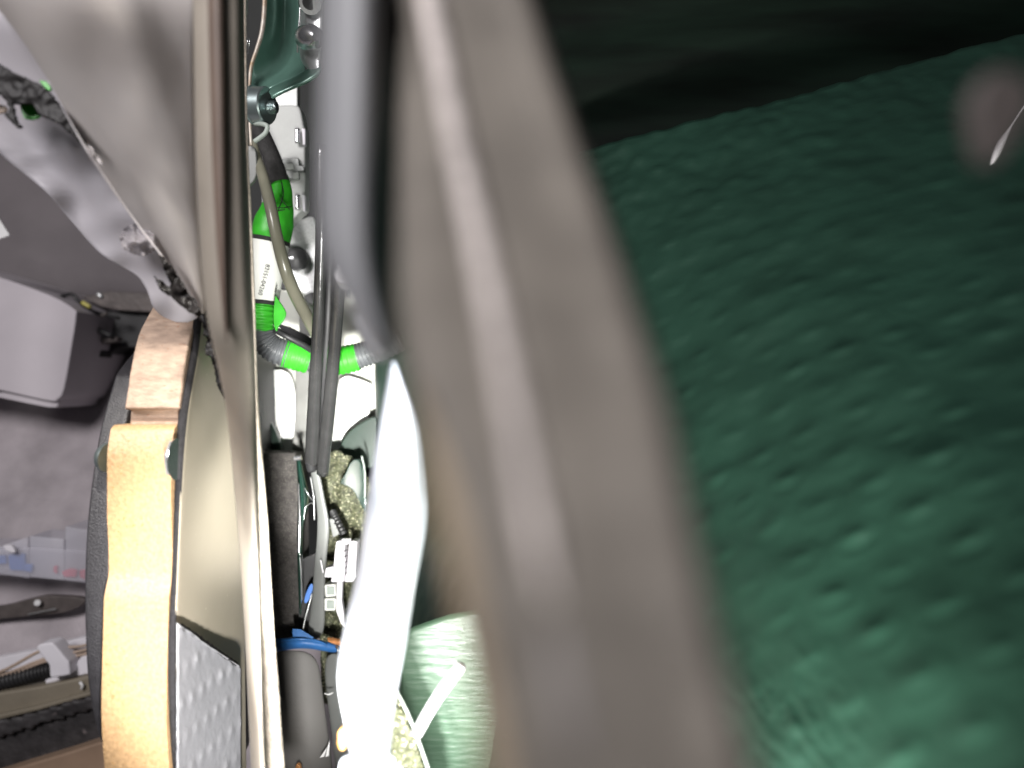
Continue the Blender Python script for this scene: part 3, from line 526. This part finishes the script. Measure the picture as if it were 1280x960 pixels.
gp = thing('grit_pad', V(430, 690, .48), 'gritty gold green damping pad sparkling below the right rail', 'damping pad')
lumps('pad', [(398, 568), (420, 562), (438, 572), (456, 596), (470, 620), (470, 880), (400, 880), (398, 700), (404, 640)], lambda u, v: .490-.012*(u-400)/60, .003, M['glitter'], gp, .0015, step=2.2)
lb = thing('green_lobe', V(446, 640, .48), 'rounded dark green steel lobe at the top of the grit pad', 'lobe')
slab('lobe', smooth_outline([(424, 604), (432, 590), (438, 578), (446, 574), (452, 580), (456, 600), (458, 640), (448, 626), (440, 612)], 3), .470, .006, M['dkgreen'], lb, .0015)
tube('lip', [(452, 570, .466), (456, 590, .466), (456, 622, .466)], 1.2, M['greengrey'], lb, 8)
sc = thing('black_screw', V(424, 665, .46), 'small black threaded screw above the white connectors', 'screw')
vs, fs = tube_geo([(416, 640, .468), (421, 650, .464), (430, 668, .460)], 5.0, 14, 60, lambda t: .88+.12*math.sin(t*9*2*math.pi)); obj('thread', vs, fs, M['black'], sc)
slab('side_plate', [(411, 648), (417, 649), (424, 668), (416, 672)], .462, .003, M['arm'], sc, .0003)
cn = thing('connector_block', V(425, 770, .45), 'white connector block with ribbed housings glaring in the torch light', 'connector')
slab('housing', [(420, 677), (426, 676), (430, 682), (432, 702), (430, 728), (413, 728), (416, 712)], .448, .010, M['white'], cn, .0008)
slab('housing', [(436, 680), (440, 676), (446, 677), (445, 716), (446, 722), (441, 728), (430, 728), (434, 704)], .448, .010, M['white'], cn, .0008)
cyl('cap', V(433, 679, .450), V(433, 673, .450), .0026, M['white'], cn)
slab('side_lug', [(407, 710), (416, 708), (416, 722), (405, 722)], .449, .008, M['white'], cn, .0006)
for pts in ([(405, 731), (419, 730), (420, 746), (406, 747)], [(405, 748), (420, 748), (419, 764), (405, 764)]):
    h = slab('socket', pts, .450, .010, M['label'], cn, .001)
    cu = sum(p[0] for p in pts)/4; cv = sum(p[1] for p in pts)/4; slab('socket_face', [(cu-4, cv-5), (cu+5, cv-5), (cu+5, cv+5), (cu-4, cv+5)], .449, .001, M['greengrey'], h, .0002)
slab('stem', [(421, 728), (428, 728), (427, 750), (430, 770), (431, 785), (426, 780), (420, 764)], .449, .004, M['white'], cn, .0004)
tube('pin', [(401, 700, .449), (404, 716, .449)], .8, M['white'], cn, 6)
for k in range(5): tube('rib', [(428.5+k*.9, 690+k*7, .4465), (434.5-k*.3, 687+k*7, .4465)], .6, M['ink'], cn, 6)
cs = thing('copper_strands', V(415, 812, .455), 'bare copper strands poking out above the blue tape', 'wire end')
for k in range(8): tube('strand', [(410+k*2, 797+random.random()*2, .452), (411+k*2, 803, .450), (410+k*2.2, 810+random.random()*3, .452)], 1.1, M['copper'], cs, 6)
bl = thing('blue_tape', V(390, 815, .455), 'blue tape wrapped across the top of the dark grey mats', 'tape')
grid('band', [[(330, 798, .452), (350, 797, .450), (372, 795, .444), (395, 797, .446), (412, 802, .448), (430, 808, .452)], [(330, 807, .447), (350, 807, .445), (372, 802, .438), (395, 806, .442), (412, 810, .445), (432, 813, .450)], [(330, 817, .451), (350, 816, .449), (372, 811, .443), (395, 813, .446), (412, 817, .448), (425, 817, .452)]], M['bluetape'], bl, .0012, 2)
tube('fold', [(340, 803, .444), (372, 799, .437), (395, 801, .441), (408, 806, .444)], 1.6, M['bluetape'], bl, 8)
slab('flap', [(365, 786), (376, 787), (392, 797), (390, 800), (366, 800)], .440, .001, M['bluetape'], bl, .0003)
tube('silver_end', [(420, 809, .447), (423, 812, .446), (421, 817, .447)], 1.6, M['chrome'], bl, 8)
gm = thing('rubber_mat', V(385, 960, .44), 'dark grey rubber mat hanging below the blue tape', 'mat')
grid('left_mat', [[(330, 812, .456), (365, 810, .446), (401, 814, .453)], [(334, 870, .452), (370, 868, .442), (406, 870, .450)], [(338, 920, .45), (378, 918, .438), (414, 920, .448)], [(342, 1040, .448), (386, 1040, .434), (428, 1040, .444)]], M['mat'], gm, .003, 2)
grid('right_mat', [[(400, 812, .462), (430, 814, .458)], [(405, 866, .46), (435, 866, .456)], [(412, 920, .458), (440, 920, .454)], [(424, 1040, .456), (460, 1040, .45)]], M['arm'], gm, .003, 2)
wt = thing('white_splinter', V(405, 945, .437), 'torn white paper splinter on the rubber mat', 'paper scrap')
for p in ([(412, 926), (411, 945), (407, 946), (409, 935)], [(408, 936), (405, 946), (400, 947), (404, 941)], [(410, 932), (403, 944), (406, 938)]): slab('shred', p, .4335, .001, M['paper'], wt, 0)
tw = slab('brown_chip', smooth_outline([(368, 966), (370, 956), (375, 958), (376, 968)], 2), .4315, .003, M['copper'], None, .0005); tag(tw, 'brown chip at the bottom edge on the rubber mat', 'chip')
pc = tube('paper_curl', [(406, 867, .445), (411, 868, .443), (416, 866, .445)], .9, M['paper'], None, 6); tag(pc, 'tiny white curl stuck to the right rubber mat', 'paper scrap')

# ================================================================== WHITE FLANGE AND FLOOR OF THE GAP
wf = thing('white_flange', V(465, 960, .20), 'blurred white enamel flange flaring down the gap beside the near brown strip', 'flange')
T = [(450, 486, 496), (480, 482, 508), (520, 474, 524), (570, 465, 531), (620, 458, 536), (650, 453, 537), (690, 448, 530), (730, 441, 522), (770, 431, 516), (800, 425, 511), (835, 420, 504), (865, 421, 498), (895, 428, 494), (930, 434, 490), (960, 438, 488), (1040, 444, 484)]
rows = [[(l, v, .206), (l+(r-l)*.12, v, .199), (l+(r-l)*.4, v, .195), (l+(r-l)*.66, v, .199), (l+(r-l)*.8, v, .196), (r, v, .203)] for v, l, r in T]
grid('flange_face', rows, M['flange'], wf, .001, 2)
slab('bottom_tab', smooth_outline([(426, 952), (440, 945), (470, 944), (492, 950), (496, 1000), (426, 1000)], 2), .20, .002, M['flange'], wf, .0004)
op = slab('orange_clip', smooth_outline([(424, 916), (429, 910), (433, 920), (432, 934), (426, 938), (423, 928)], 2), .215, .003, M['orange'], None, .0006); tag(op, 'small orange clip beside the foot of the white flange', 'clip')
gs = lumps('grit_strip', [(476, 900), (488, 852), (500, 876), (512, 905), (522, 935), (535, 975), (545, 1030), (470, 1030)], .27, .002, M['glitter'], None, .0015, step=2); tag(gs, 'gritty gold strip in the gap right of the white flange', 'damping strip')
se = tube('grey_seam', [(486, 848, .27), (500, 872, .268), (514, 902, .266), (528, 940, .264), (545, 990, .262)], 2.2, M['greengrey'], None, 8); tag(se, 'pale seam edging the gold grit strip', 'seam')
wr = tube('white_rod', [(520.5, 917, .226), (534, 893, .225), (548, 870, .224), (566, 845, .222), (576, 832, .221)], 6.5, M['white'], None, 16); tag(wr, 'white rod slanting against the green skin at the bottom', 'rod')

sp = slab('sill_plate', [(496, 800), (516, 785), (560, 770), (640, 755), (700, 1060), (545, 1060), (520, 950), (500, 890)], .315, .004, M['palegreen'], None, .002); tag(sp, 'pale green painted plate under the white rod at the bottom of the gap', 'plate')
# ================================================================== NEAR BLURRED STRIPS
nc = thing('window_channel', V(450, 430, .11), 'blurred blue grey steel window channel at the top of the gap', 'channel')
T = [(-80, 399, 506), (0, 398, 503), (150, 396, 500), (250, 394, 498), (310, 398, 497), (350, 412, 496), (385, 432, 496), (420, 452, 497), (445, 468, 498)]
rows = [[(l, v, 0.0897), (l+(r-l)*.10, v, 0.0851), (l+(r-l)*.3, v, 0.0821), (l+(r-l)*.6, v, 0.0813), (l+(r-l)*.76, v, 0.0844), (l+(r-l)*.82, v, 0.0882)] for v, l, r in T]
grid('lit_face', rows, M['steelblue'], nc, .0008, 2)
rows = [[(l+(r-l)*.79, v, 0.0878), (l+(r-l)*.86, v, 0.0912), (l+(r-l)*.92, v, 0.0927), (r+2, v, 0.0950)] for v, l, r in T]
grid('shade_face', rows, M['teal'], nc, .0008, 2)  # darker colour paints the shade on the channel's right side
cyl('bolt_end', V(432, 352, .22), V(429, 344, .205), .0026, M['white'], nc, 16); tube('bolt_shank', [(431, 352, .222), (433, 372, .225)], 3, M['chrome'], nc, 10)
tube('foot_pad', [(448, 398, .17), (462, 420, .168), (474, 436, .166), (482, 448, .165)], [9, 13, 14, 9], M['steelblue'], nc, 12)

fs_ = thing('near_door_strip', V(760, 960, .05), 'wide out of focus brown grey steel strip crossing close to the lens', 'door strip')
T = [(-90, 501, 652, 522, .090), (0, 500, 676, 538, .084), (150, 498, 722, 566, .074), (300, 497, 774, 600, .064), (390, 499, 802, 619, .057), (480, 512, 832, 638, .052), (560, 527, 852, 653, .048), (640, 543, 868, 667, .0455), (700, 556, 881, 679, .0443), (760, 567, 896, 692, .043), (840, 581, 916, 705, .0418), (900, 590, 932, 718, .041), (960, 600, 950, 727, .0405), (1060, 616, 980, 746, .040)]
rows = []; rr = []; r2 = []; lp = []
for v, l, r, c_, y in T:
    rows.append([(l, v, y*1.16), (l+6, v, y*1.06), (l+20, v, y*1.01), (l+(c_-l)*.5, v, y*1.0), (c_-24, v, y), (c_+26, v, y), (c_+(r-c_)*.35, v, y*1.003), (c_+(r-c_)*.62, v, y*1.003), (r-36, v, y*.998), (r-12, v, y*1.004), (r, v, y*1.08)])
    h = {700: .85, 760: .3}.get(v, 1); k = {700: .9, 760: .35}.get(v, 1)
    if v <= 760: rr.append([(c_-18*k, v, y*1.004), (c_-12*k, v, y*(1-.016*h)), (c_, v, y*(1-.024*h)), (c_+12*k, v, y*(1-.016*h)), (c_+18*k, v, y*1.006)])
    if 760 <= v <= 960: k = {760: .4, 960: .3}.get(v, 1); r2.append([(c_-26*k, v+8, y*1.003), (c_, v+8, y*(1-.014*k)), (c_+26*k, v+8, y*1.005)])
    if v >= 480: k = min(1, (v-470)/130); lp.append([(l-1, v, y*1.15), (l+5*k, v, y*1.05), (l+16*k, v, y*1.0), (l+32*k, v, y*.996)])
def dents(i, j, u, v): return (.0003*noise.noise(Vector((u/70, v/110, 1)))+.0002*noise.noise(Vector((u/30, v/40, 6))))
grid('strip_face', rows, M['strip'], fs_, .0006, 0, dents, 3, 4)
grid('bead', rr, M['ridge'], fs_, .0004, 2)  # pale colour paints the highlight on the raised bead
grid('bead_tail', r2, M['tail'], fs_, .0004, 2)  # lighter tone paints the bead's highlight fading out
grid('tan_reflection', lp, M['lip'], fs_, .0004, 2)  # tan colour paints the wood's reflection on the strip's left edge

# ================================================================== GREEN OUTER SKIN (right)
sk = thing('outer_skin_sheet', V(1000, 960, .18), 'dark green embossed sheet lining the outer door skin on the right', 'door skin')
P0 = V(1000, 500, skin_Y(1000, 500)); e1 = (V(1100, 460, skin_Y(1100, 460))-P0).normalized(); tmp = V(1000, 600, skin_Y(1000, 600))-P0
nrm = e1.cross(tmp).normalized(); nrm = nrm if nrm.dot(D) < 0 else -nrm; e2 = nrm.cross(e1)
NU, NV = 300, 260; vs = []
for i in range(NV+1):
    for j in range(NU+1):
        s = j/NU; t = i/NV
        u = 470+(1420-470)*s; top = 187-(u-735)*.268; top += 1.5*noise.noise(Vector((u/20, 0, 0))) ; v = top+(1130-top)*t
        p = V(u, v, skin_Y(u, v)); a = (p-P0).dot(e1); b = (p-P0).dot(e2)
        ed = math.exp(-(t*9)**2)
        h = dashes(a, b)*.0008+.0016*noise.noise(Vector((a*30, b*30, 0)))+.0006*noise.noise(Vector((a*90, b*90, 5)))+ed*.0012*noise.noise(Vector((a*140, b*140, 2)))
        c2 = math.exp(-((u-980)/90)**2-((v-910)/80)**2); h += c2*.0014*(abs(noise.noise(Vector(((u-.7*v)/22, (v+.5*u)/70, 4))))+.4*abs(noise.noise(Vector((u/12, v/12, 8)))))
        vs.append(p+nrm*h)
fs = [(i*(NU+1)+j, (i+1)*(NU+1)+j, (i+1)*(NU+1)+j+1, i*(NU+1)+j+1) for i in range(NV) for j in range(NU)]
obj('embossed_foil', vs, fs, M['skin'], sk, True, 0, .001)
# dark upper cavity with soft drapes
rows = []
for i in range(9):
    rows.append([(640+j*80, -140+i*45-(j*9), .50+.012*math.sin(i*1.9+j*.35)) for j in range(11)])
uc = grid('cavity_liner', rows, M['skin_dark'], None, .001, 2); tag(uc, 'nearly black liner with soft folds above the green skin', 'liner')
tg = slab('taupe_patch', smooth_outline([(1216, 130), (1232, 96), (1256, 86), (1284, 96), (1296, 130), (1276, 168), (1248, 204), (1228, 192)], 4), .064, .002, M['taupe'], None, .0006); tag(tg, 'blurred taupe patch floating near the upper right edge', 'patch')  # flat taupe plate close to the lens
gl = tube('bright_glint', [(1240, 206, .25), (1246, 194, .25), (1254, 178, .25), (1266, 158, .25), (1284, 130, .25)], [1.2, 4, 4, 1.2, .8], M['white'], None, 10); tag(gl, 'thin bright modelled glint beside the taupe patch', 'glint')  # white tube shaped as a glint, no real piece of metal
